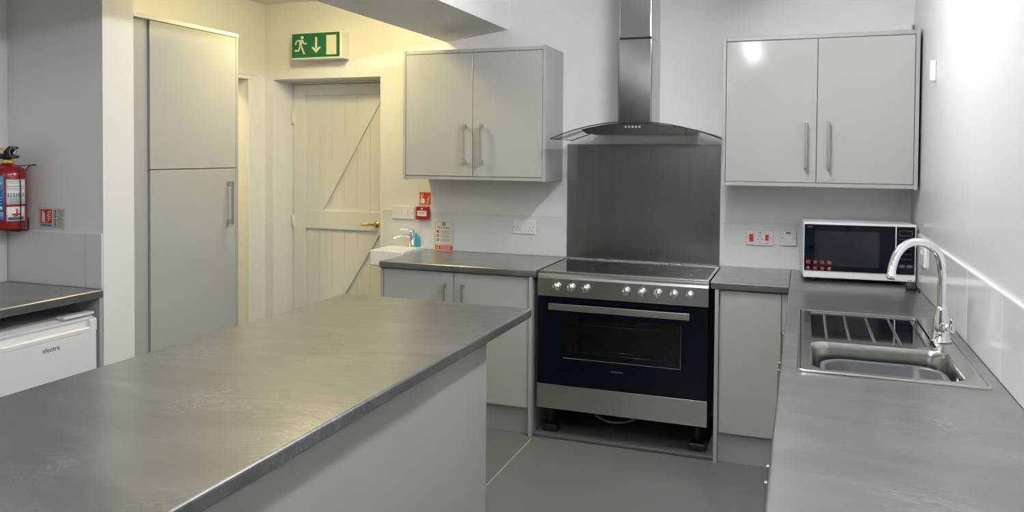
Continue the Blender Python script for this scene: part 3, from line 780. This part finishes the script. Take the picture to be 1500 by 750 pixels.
def screws(o, f, pts, lift=0.009):
    for a, b in pts:
        bm = B(); f.disc(bm, a, b, 0.0032, lift, 0.0006, 12); obj('screw_cap', bm, GPRINT, o)
SY = -0.0082
f = Face((-2.228, SY, 1.040), (1, 0, 0), (0, 0, 1)); o = plate('double_socket', f, 0.150, 0.088, 'white double plug socket on the tiles left of the cooker', 'socket')
rocker(o, f, 0.052, 0.058, 0.014, 0.020); rocker(o, f, 0.084, 0.058, 0.014, 0.020); pins(o, f, 0.036, 0.030); pins(o, f, 0.114, 0.030); screws(o, f, [(0.016, 0.044), (0.134, 0.044)])
f = Face((-0.832, SY, 1.036), (1, 0, 0), (0, 0, 1)); o = plate('cooker_switch', f, 0.148, 0.087, 'white cooker switch plate with a big red rocker and a red socket switch', 'switch')
rocker(o, f, 0.020, 0.020, 0.022, 0.042, REDP); rocker(o, f, 0.106, 0.030, 0.017, 0.032, REDP); pins(o, f, 0.078, 0.042)
bm = B(); f.rect(bm, 0.021, 0.041, 0.014, 0.0205, 0.009, 0.005); obj('rocker_base', bm, WHITEP, o); screws(o, f, [(0.011, 0.043), (0.135, 0.043)])
bm = B(); f.line(bm, [(0.068, 0.071), (0.088, 0.071)], 0.004, 0.009, 0.0004); f.line(bm, [(0.106, 0.014), (0.124, 0.014)], 0.003, 0.009, 0.0004); obj('printed_words', bm, GPRINT, o)
f = Face((-0.649, SY, 1.041), (1, 0, 0), (0, 0, 1)); o = plate('fused_switch', f, 0.087, 0.087, 'small white single switch plate with a dark red neon beside the microwave', 'switch')
rocker(o, f, 0.034, 0.028, 0.019, 0.026); bm = B(); f.rect(bm, 0.031, 0.055, 0.067, 0.075, 0.009, 0.002); obj('neon_window', bm, mat('dark_neon', (0.16, 0.005, 0.03), 0.3), o); screws(o, f, [(0.011, 0.043), (0.076, 0.043)])
f = Face((-3.080, SY, 1.104), (1, 0, 0), (0, 0, 1)); o = plate('light_switch', f, 0.166, 0.086, 'wide white switch plate with three switches above the wash basin', 'switch', 0.010)
for k in range(3): rocker(o, f, 0.034 + k * 0.042, 0.030, 0.014, 0.026, lift=0.010)
for k in range(3):
    bm = B(); f.line(bm, [(0.032 + k * 0.042, 0.028), (0.032 + k * 0.042, 0.058)], 0.0015, 0.010, 0.0005); obj('switch_surround', bm, GPRINT, o)
screws(o, f, [(0.014, 0.043), (0.152, 0.043)], 0.010)
f = Face((-0.0082, -0.50, 1.036), (0, -1, 0), (0, 0, 1)); o = plate('double_socket', f, 0.150, 0.088, 'white double plug socket on the right wall behind the tap', 'socket', 0.010)
rocker(o, f, 0.052, 0.058, 0.014, 0.020, lift=0.010); rocker(o, f, 0.084, 0.058, 0.014, 0.020, lift=0.010); pins(o, f, 0.036, 0.030, 0.010); pins(o, f, 0.114, 0.030, 0.010)
# microwave plug lying by the wall
t = thing('power_plug', 'black plug with its cable lying on the worktop beside the microwave', 'plug', (-0.040, -0.45, 0.910))
bm = B(); P = [[(x, y, z) for x, y in rrect(-0.072 + d, -0.026 - d, -0.505 + d, -0.455 - d, 0.010, 4)] for d, z in ((0.003, 0.9103), (0, 0.914), (0, 0.934), (0.006, 0.943))]
loft(bm, P, cap0=True, cap1=True); obj('plug_body', bm, DARK, t)
bm = B(); tube(bm, [(-0.046, -0.456, 0.922), (-0.040, -0.43, 0.918), (-0.025, -0.415, 0.914), (-0.018, -0.44, 0.914), (-0.017, -0.50, 0.914), (-0.020, -0.56, 0.914)], 0.0035); obj('cable', bm, DARK, t)
bm = B()
for dx, dy in ((-0.011, 0), (0.011, 0), (0, 0.012)): box(bm, -0.049 + dx - 0.002, -0.049 + dx + 0.002, -0.50 + dy * 2 - 0.003, -0.50 + dy * 2 + 0.003, 0.942, 0.958, 0.0005)
obj('pins', bm, CHROME, t)

# small sensor and conduit box on the walls
t = bx(-0.022, -0.0005, -0.765, -0.735, 1.868, 1.958, 0.004); tag(obj('wall_sensor', t, WHITEP), 'slim white sensor stick on the right wall', 'sensor')
t = bx(-0.110, -0.012, -0.034, -0.0005, 2.198, 2.232, 0.004); tag(obj('junction_box', t, WHITEP), 'flat white junction box on the back wall above the right cupboard', 'junction box')

# ------------------------------------------------------------------ fire signs
f = Face((-2.891, -0.0005, 1.194), (1, 0, 0), (0, 0, 1))
bm = B(); f.rect(bm, 0, 0.095, 0, 0.096, 0, 0.002); o = tag(obj('fire_alarm_sign', bm, CREAMP), 'red and cream fire alarm sign with a pressing finger, above the call point', 'sign')
bm = B(); f.rect(bm, 0.008, 0.087, 0.008, 0.088, 0.002); obj('red_panel', bm, REDP, o)
bm = B(); f.poly(bm, [(0.016, 0.018), (0.020, 0.014), (0.040, 0.014), (0.046, 0.022), (0.046, 0.044), (0.038, 0.048), (0.028, 0.050), (0.028, 0.066), (0.021, 0.066), (0.020, 0.048), (0.014, 0.036)], 0.0028)
n = 14; 
for k in range(n):
    a = 2 * PI * k / n; b = 2 * PI * (k + 1) / n
    f.poly(bm, [(0.026 + R * math.cos(c), 0.070 + R * math.sin(c)) for R, c in ((0.010, a), (0.010, b), (0.007, b), (0.007, a))], 0.0028)
for k, (a, b) in enumerate(((0.060, 0.016), (0.062, 0.030), (0.066, 0.044))):
    f.line(bm, [(a - 0.004, b), (a + 0.008, b + 0.002), (a + 0.003, b + 0.010), (a + 0.014, b + 0.016)], 0.006, 0.0028)
obj('hand_and_flames', bm, WPRINT, o)
t = thing('fire_call_point', 'small red break glass call point below the fire alarm sign', 'fire alarm', (-2.848, 0, 1.110))
obj('housing', bx(-2.893, -2.803, -0.040, -0.0085, 1.106, 1.190, 0.005), REDD, t)
f = Face((-2.893, -0.040, 1.106), (1, 0, 0), (0, 0, 1))
bm = B(); f.rect(bm, 0.012, 0.078, 0.024, 0.058, 0, 0.001); pn = obj('glass_panel', bm, WPRINT, t)
bm = B(); f.line(bm, [(0.024, 0.046), (0.034, 0.046)], 0.004, 0.001); f.line(bm, [(0.038, 0.046), (0.048, 0.046)], 0.004, 0.001); f.line(bm, [(0.053, 0.046), (0.066, 0.046)], 0.004, 0.001); f.line(bm, [(0.028, 0.040), (0.062, 0.040)], 0.0015, 0.001); obj('arrows', bm, BPRINT, pn)
bm = B(); f.disc(bm, 0.045, 0.071, 0.006, 0, 0.001); obj('flame_mark', bm, WPRINT, t)

f = Face((-2.774, -0.0095, 0.9105), (1, 0, 0), (0, 0, 1))
bm = B(); f.rect(bm, 0, 0.142, 0, 0.193, 0, 0.0025); o = tag(obj('fire_action_notice', bm, CREAMP), 'cream fire action notice with a red footer standing on the worktop', 'sign')
bm = B(); f.line(bm, [(0.008, 0.040), (0.134, 0.040), (0.134, 0.184), (0.008, 0.184), (0.008, 0.040)], 0.002, 0.0025)
for j, z in enumerate((0.120, 0.092, 0.066)):
    for q in range(3): f.line(bm, [(0.050, z + 0.006 - q * 0.007), (0.050 + (0.066, 0.058, 0.072)[(q + j) % 3], z + 0.006 - q * 0.007)], 0.0022, 0.0025)
obj('printed_lines', bm, GPRINT, o)
obj('title_lettering', f.text('Fire action', 0.021, 0.071, 0.142, 0.0025, 0.0005, 'CENTER'), BPRINT, o)
bm = B(); f.disc(bm, 0.071, 0.170, 0.0125, 0.0025); q = obj('mandatory_symbol', bm, BLUEP, o)
bm = B(); f.line(bm, [(0.071, 0.177), (0.071, 0.167)], 0.004, 0.0033); f.disc(bm, 0.071, 0.163, 0.0022, 0.0033); obj('exclamation_mark', bm, WPRINT, q)
bm = B(); f.rect(bm, 0.008, 0.030, 0.008, 0.032, 0.0025); f.rect(bm, 0.035, 0.134, 0.006, 0.032, 0.0025); f.rect(bm, 0.020, 0.036, 0.114, 0.130, 0.0025); q = obj('red_footer', bm, REDP, o)
bm = B(); f.line(bm, [(0.044, 0.023), (0.122, 0.023)], 0.003, 0.0033); f.line(bm, [(0.048, 0.014), (0.118, 0.014)], 0.003, 0.0033); f.line(bm, [(0.012, 0.012), (0.018, 0.024), (0.026, 0.016)], 0.003, 0.0033); obj('footer_marks', bm, WPRINT, q)
bm = B()
for z in (0.094, 0.068):
    f.rect(bm, 0.020, 0.036, z - 0.007, z + 0.009, 0.0025)
q = obj('green_symbols', bm, DGREEN, o)
bm = B(); f.rect(bm, 0.025, 0.031, 0.091, 0.098, 0.0033); f.disc(bm, 0.028, 0.069, 0.004, 0.0033); obj('symbol_marks', bm, WPRINT, q)

# exit sign light box
t = thing('exit_sign', 'green running man exit sign box above the plank door', 'sign', (-3.612, -0.05, 2.164))
obj('light_box', bx(-3.812, -3.420, -0.095, -0.0005, 2.166, 2.346, 0.003), WHITEP, t)
f = Face((-3.812, -0.0955, 2.166), (1, 0, 0), (0, 0, 1))
bm = B(); f.rect(bm, 0.003, 0.378, 0.012, 0.174, 0, 0.002); g = obj('green_panel', bm, GREENP, t)
bm = B(); h = 0.002
cx_ = 0.075
f.disc(bm, cx_ + 0.010, 0.147, 0.0115, h)
f.poly(bm, [(cx_ - 0.014, 0.126), (cx_ + 0.010, 0.134), (cx_ + 0.016, 0.128), (cx_ + 0.006, 0.092), (cx_ - 0.014, 0.088)], h)
f.line(bm, [(cx_ - 0.008, 0.130), (cx_ - 0.036, 0.124), (cx_ - 0.044, 0.100)], 0.009, h)
f.line(bm, [(cx_ + 0.012, 0.130), (cx_ + 0.026, 0.104), (cx_ + 0.046, 0.106)], 0.009, h)
f.line(bm, [(cx_ + 0.000, 0.094), (cx_ + 0.012, 0.068), (cx_ + 0.028, 0.034)], 0.012, h)
f.line(bm, [(cx_ - 0.008, 0.094), (cx_ - 0.018, 0.060), (cx_ - 0.050, 0.060)], 0.012, h)
obj('running_man', bm, CREAMP, g)
bm = B(); ax = 0.196; f.rect(bm, ax - 0.008, ax + 0.008, 0.070, 0.146, h); f.poly(bm, [(ax, 0.040), (ax + 0.036, 0.076), (ax + 0.030, 0.084), (ax + 0.006, 0.068), (ax - 0.006, 0.068), (ax - 0.030, 0.084), (ax - 0.036, 0.076)], h); obj('down_arrow', bm, CREAMP, g)
bm = B(); f.rect(bm, 0.276, 0.354, 0.026, 0.156, h); obj('doorway_symbol', bm, CREAMP, g)

# fire extinguisher identification sign
f = Face((-3.908, -1.9135, 1.170), (1, 0, 0), (0, 0, 1))
bm = B(); f.rect(bm, 0, 0.166, 0, 0.100, 0, 0.002); o = tag(obj('extinguisher_sign', bm, mat('sign_grey_white', (0.62, 0.62, 0.57), 0.4)), 'small extinguisher location sign on the nib wall', 'sign')
bm = B(); f.rect(bm, 0.014, 0.086, 0.028, 0.092, 0.002); q = obj('red_panel', bm, REDP, o)
bm = B(); f.poly(bm, [(0.023, 0.033), (0.043, 0.033), (0.043, 0.072), (0.037, 0.080), (0.029, 0.080), (0.023, 0.072)], 0.0028); f.line(bm, [(0.020, 0.080), (0.036, 0.086)], 0.003, 0.0028)
for k in range(4): f.line(bm, [(0.054 + 0.004 * (k % 2), 0.036 + k * 0.013), (0.064, 0.038 + k * 0.013), (0.068, 0.048 + k * 0.012), (0.080, 0.050 + k * 0.010)], 0.0035, 0.0028)
obj('extinguisher_symbol', bm, WPRINT, q)
bm = B(); f.rect(bm, 0.014, 0.086, 0.012, 0.024, 0.002); obj('blue_strip', bm, LBLUE, o)
bm = B()
for k in range(4): f.rect(bm, 0.099, 0.113, 0.012 + k * 0.021, 0.028 + k * 0.021, 0.002)
q = obj('green_symbols', bm, DGREEN, o)
bm = B()
for k in range(4): f.line(bm, [(0.103, 0.016 + k * 0.021), (0.109, 0.024 + k * 0.021)], 0.004, 0.0028)
obj('symbol_marks', bm, CREAMP, q)
bm = B()
for k in range(12): f.line(bm, [(0.120, 0.014 + k * 0.0068), (0.120 + 0.030 + 0.006 * ((k * 7) % 3), 0.014 + k * 0.0068)], 0.002, 0.002)
obj('printed_lines', bm, DGREEN, o)

# fire extinguisher
EX, EY, EZ, ER = -3.993, -2.004, 1.172, 0.078
t = thing('fire_extinguisher', 'small red fire extinguisher with blue and white labels hung on the nib wall', 'fire extinguisher', (EX, EY, EZ))
bm = B(); lathe(bm, [(0, 0.004), (0.060, 0.002), (0.070, 0.0), (0.0765, 0.008), (ER, 0.02), (ER, 0.250), (0.075, 0.268), (0.066, 0.283), (0.048, 0.295), (0.026, 0.302), (0.022, 0.312), (0, 0.312)], (EX, EY, EZ), seg=48); cyl_o = obj('cylinder', bm, RED, t)
bm = B(); cyl(bm, (EX, EY, EZ + 0.306), (EX, EY, EZ + 0.322), 0.024, c=0.002, seg=20); obj('neck_collar', bm, YELLOW, t)
bm = B(); cyl(bm, (EX, EY, EZ + 0.322), (EX, EY, EZ + 0.352), 0.018, c=0.002); cyl(bm, (EX, EY, EZ + 0.338), (EX - 0.035, EY - 0.012, EZ + 0.338), 0.011, c=0.002); cyl(bm, (EX - 0.01, EY - 0.012, EZ + 0.338), (EX - 0.012, EY - 0.034, EZ + 0.338), 0.013, c=0.002)
obj('valve', bm, DARKM, t)
def ev(x, z): return (EX + x, EY, EZ + z)
bm = B(); prism(bm, [(a, b - 0.011, c) for a, b, c in (ev(-0.012, 0.346), ev(0.042, 0.328), ev(0.062, 0.332), ev(0.064, 0.340), ev(0.03, 0.348), ev(0.0, 0.362))], (0, 0.022, 0)); obj('carry_handle', bm, DARK, t)
bm = B(); prism(bm, [(a, b - 0.011, c) for a, b, c in (ev(-0.016, 0.356), ev(0.004, 0.372), ev(0.024, 0.385), ev(0.058, 0.382), ev(0.060, 0.374), ev(0.036, 0.366), ev(0.02, 0.352), ev(0.0, 0.350))], (0, 0.022, 0)); obj('squeeze_lever', bm, DARK, t)
bm = B(); P = [(EX + 0.055 + 0.022 * math.cos(a), EY - 0.014, EZ + 0.358 + 0.022 * math.sin(a)) for a in [k * 2 * PI / 16 for k in range(17)]]; tube(bm, P, 0.0022, 8, 2); obj('pull_ring', bm, GPRINT, t)
bm = B(); box(bm, EX - 0.062, EX - 0.002, EY - 0.020, EY - 0.012, EZ + 0.366, EZ + 0.377, 0.002); obj('safety_pin_tag', bm, YELLOW, t)
def wrap(a0, a1, z0, z1, R, n=14):
    """curved label on the cylinder; angles in degrees from the camera side (-Y), positive to +X"""
    bm = B(); A = []
    for k in range(n + 1):
        a = math.radians(a0 + (a1 - a0) * k / n)
        A.append([bm.verts.new((EX + r * math.sin(a), EY - r * math.cos(a), EZ + z)) for r, z in ((R, z0), (R, z1), (R - 0.0012, z1), (R - 0.0012, z0))])
    for p, q in zip(A[:-1], A[1:]):
        for i in range(4):
            f_ = bm.faces.new([p[i], q[i], q[(i + 1) % 4], p[(i + 1) % 4]]); f_.smooth = (i == 0)
    bm.faces.new(A[0]); bm.faces.new(A[-1][::-1]); bmesh.ops.recalc_face_normals(bm, faces=bm.faces); return bm
R1 = ER + 0.0008
def bands(spec, material, name, par, R=R1 + 0.0007, off=0):
    bm = B()
    for s in spec: merge(bm, wrap(s[0] + off, s[1] + off, s[2], s[3], R, 8))
    return obj(name, bm, material, par)
lb = obj('blue_label', wrap(-25, 44, 0.045, 0.252, R1), BLUEP, cyl_o)
bands([(-22, 41, 0.185, 0.248), (-22, 41, 0.048, 0.085)], LBLUE, 'pale_panels', lb)
bands([(-14, 36, 0.150 - 0.014 * k, 0.1525 - 0.014 * k) for k in range(3)] + [(12, 22, 0.095, 0.110), (26, 38, 0.095, 0.110), (-4, 34, 0.212, 0.222)], WPRINT, 'printed_lines', lb, R1 + 0.0013)
O_ = 45
lw = obj('white_label', wrap(O_ + 4, O_ + 69, 0.118, 0.232, R1), WPRINT, cyl_o)
bands([(6, 62, 0.190, 0.193), (6, 62, 0.199, 0.202), (8, 58, 0.223, 0.225), (10, 50, 0.214, 0.2155), (10, 54, 0.183, 0.1845)] + [(8 + k * 8, 12 + k * 8, 0.152, 0.170) for k in range(7)] + [(14, 52, 0.146 - 0.006 * k, 0.1475 - 0.006 * k) for k in range(4)], GPRINT, 'printed_lines', lw, off=O_)
l3 = obj('safety_label', wrap(O_ + 4, O_ + 66, 0.042, 0.108, R1), WPRINT, cyl_o)
bands([(10, 58, 0.048, 0.060)], BLUEP, 'blue_band', l3, off=O_)
bands([(20, 50, 0.070, 0.077), (32, 38, 0.062, 0.098), (24, 32, 0.062, 0.070), (44, 50, 0.062, 0.070)], REDP, 'red_cross_mark', l3, off=O_)
# wire bracket carrying it
bm = B(); bxr = EX + ER + 0.006
tube(bm, [(EX - 0.01, -1.9185, EZ + 0.240), (EX + 0.03, -1.922, EZ + 0.290), (bxr - 0.01, -1.922, EZ + 0.300), (bxr, -1.935, EZ + 0.298), (bxr, EY + 0.01, EZ + 0.296), (bxr - 0.001, EY - 0.005, EZ + 0.285), (bxr, EY, EZ + 0.2), (bxr, EY, EZ + 0.02), (bxr - 0.004, EY, EZ - 0.006), (EX + 0.05, EY, EZ - 0.0075), (EX - 0.02, EY, EZ - 0.0075)], 0.0022, 8, 3)
tube(bm, [(EX + 0.02, EY, EZ - 0.0075), (EX + 0.02, -1.935, EZ - 0.0085), (EX + 0.02, -1.9185, EZ - 0.0075), (EX + 0.02, -1.9175, EZ + 0.05)], 0.0035, 8, 2)
box(bm, EX - 0.02, EX + 0.005, -1.9215, -1.9135, EZ + 0.02, EZ + 0.25, 0.001)
tag(obj('extinguisher_bracket', bm, DARK), 'black wire bracket holding the red extinguisher on the wall', 'bracket')

# ------------------------------------------------------------------ mini fridge
t = thing('mini_fridge', 'white under-counter mini fridge below the left worktop', 'fridge', (-3.80, -2.20, 0))
FX, FY0, FY1 = -3.52, -2.425, -1.940
obj('body', bx(XL + 0.03, FX - 0.052, FY0, FY1, 0.012, 0.800, 0.006), FRIDGEW, t)
bm = B()
box(bm, FX - 0.048, FX, FY0, FY1, 0.04, 0.7285, 0.004)
fd = obj('door', bm, FRIDGEW, t)
bm = B()   # top cap of the door with a moulded grip
prism(bm, [(x, FY0, z) for x, z in ((FX - 0.048, 0.730), (FX + 0.001, 0.730), (FX + 0.001, 0.748), (FX - 0.010, 0.752), (FX - 0.016, 0.772), (FX - 0.012, 0.779), (FX - 0.048, 0.800))], (0, 0.035, 0))
prism(bm, [(x, FY1 - 0.035, z) for x, z in ((FX - 0.048, 0.730), (FX + 0.001, 0.730), (FX + 0.001, 0.775), (FX - 0.004, 0.783), (FX - 0.048, 0.800))], (0, 0.035, 0))
prism(bm, [(x, FY0 + 0.035, z) for x, z in ((FX - 0.048, 0.730), (FX + 0.001, 0.730), (FX + 0.001, 0.7455), (FX - 0.004, 0.750), (FX - 0.020, 0.752), (FX - 0.024, 0.772), (FX - 0.014, 0.784), (FX - 0.018, 0.788), (FX - 0.048, 0.800))], (0, FY1 - FY0 - 0.07, 0))
obj('grip_strip', bm, WHITEP, fd)
obj('hinge_cover', bx(FX - 0.055, FX - 0.010, -2.100, -1.944, 0.801, 0.815, 0.004), WHITEP, t)
f = Face((FX + 0.0002, -2.212, 0.684), (0, 1, 0), (0, 0, 1))
obj('maker_lettering', f.text('electra', 0.030, 0.0, 0.0, 0, 0.0006), BPRINT, fd)
for x in (XL + 0.06, FX - 0.09):
    for y in (FY0 + 0.04, FY1 - 0.04):
        bm = B(); cyl(bm, (x, y, 0), (x, y, 0.014), 0.016); obj('foot', bm, DARK, t)
# end panel beside the fridge
tag(obj('end_panel', bx(XL, -3.512, -1.931, -1.9135, 0, 0.8715, 0.001), GREYM), 'grey end panel against the nib wall beside the mini fridge', 'panel')

# ------------------------------------------------------------------ wash basin
t = thing('wash_basin', 'small square white hand basin left of the short worktop', 'basin', (-2.95, -0.15, 0.83))
A0, A1, C0, C1 = -3.075, -2.8385, -0.312, -0.0085
bm = B()
O = lambda d, r, z: [(x, y, z) for x, y in rrect(A0 + d, A1 - d, C0 + d, C1 - d, r, 5)]
I = lambda d, r, z: [(x, y, z) for x, y in rrect(A0 + 0.014 + d, A1 - 0.014 - d, C0 + 0.014 + d, -0.095 - d, r, 5)]
loft(bm, [O(0.02, 0.012, 0.828), O(0.004, 0.012, 0.834), O(0.0, 0.012, 0.84), O(0, 0.012, 0.925), O(0.003, 0.011, 0.929), I(-0.002, 0.018, 0.929), I(0.002, 0.018, 0.925), I(0.010, 0.02, 0.86), I(0.03, 0.02, 0.848)], smooth=False, cap0=True, cap1=True)
bmesh.ops.recalc_face_normals(bm, faces=bm.faces)
obj('bowl', bm, CERAM, t)
bm = B(); cyl(bm, (-2.96, -0.15, 0.829), (-2.96, -0.15, 0.72), 0.02); cyl(bm, (-2.96, -0.15, 0.72), (-2.96, -0.15, 0.60), 0.032, c=0.004); obj('waste_pipe', bm, CHROME, t)
t = thing('basin_tap', 'small chrome lever tap on the white hand basin', 'tap', (-2.906, -0.065, 0.929))
TX, TY = -2.906, -0.062
bm = B(); lathe(bm, [(0, 0), (0.024, 0), (0.024, 0.004), (0.0205, 0.007), (0.0195, 0.09), (0.0205, 0.093), (0.019, 0.102), (0.008, 0.110), (0, 0.112)], (TX, TY, 0.929)); obj('tap_body', bm, CHROME, t)
bm = B(); tube(bm, [(TX - 0.010, TY - 0.008, 0.995), (TX - 0.04, TY - 0.04, 1.003), (TX - 0.07, TY - 0.075, 0.997), (TX - 0.083, TY - 0.092, 0.985)], lambda s: 0.0115 - 0.003 * s, 12); obj('spout', bm, CHROME, t)
bm = B(); tube(bm, [(TX + 0.002, TY, 1.036), (TX - 0.03, TY - 0.028, 1.044), (TX - 0.058, TY - 0.052, 1.046)], 0.0038, 8); obj('lever', bm, CHROME, t)
bm = B(); SX, SYY = -2.893, -0.030
P = []
for (w_, z) in ((0.030, 0.9295), (0.032, 0.935), (0.034, 0.955), (0.034, 0.985), (0.028, 1.002), (0.013, 1.010), (0.012, 1.018)):
    P.append([(SX - 0.012 + w_ * 1.15 * math.cos(a), SYY + min(w_, 0.034) * 0.52 * math.sin(a), z) for a in [k * 2 * PI / 24 for k in range(24)]])
loft(bm, P, cap0=True, cap1=True)
tag(obj('soap_bottle', bm, BLUESOAP), 'bottle of blue hand soap behind the basin tap', 'bottle')
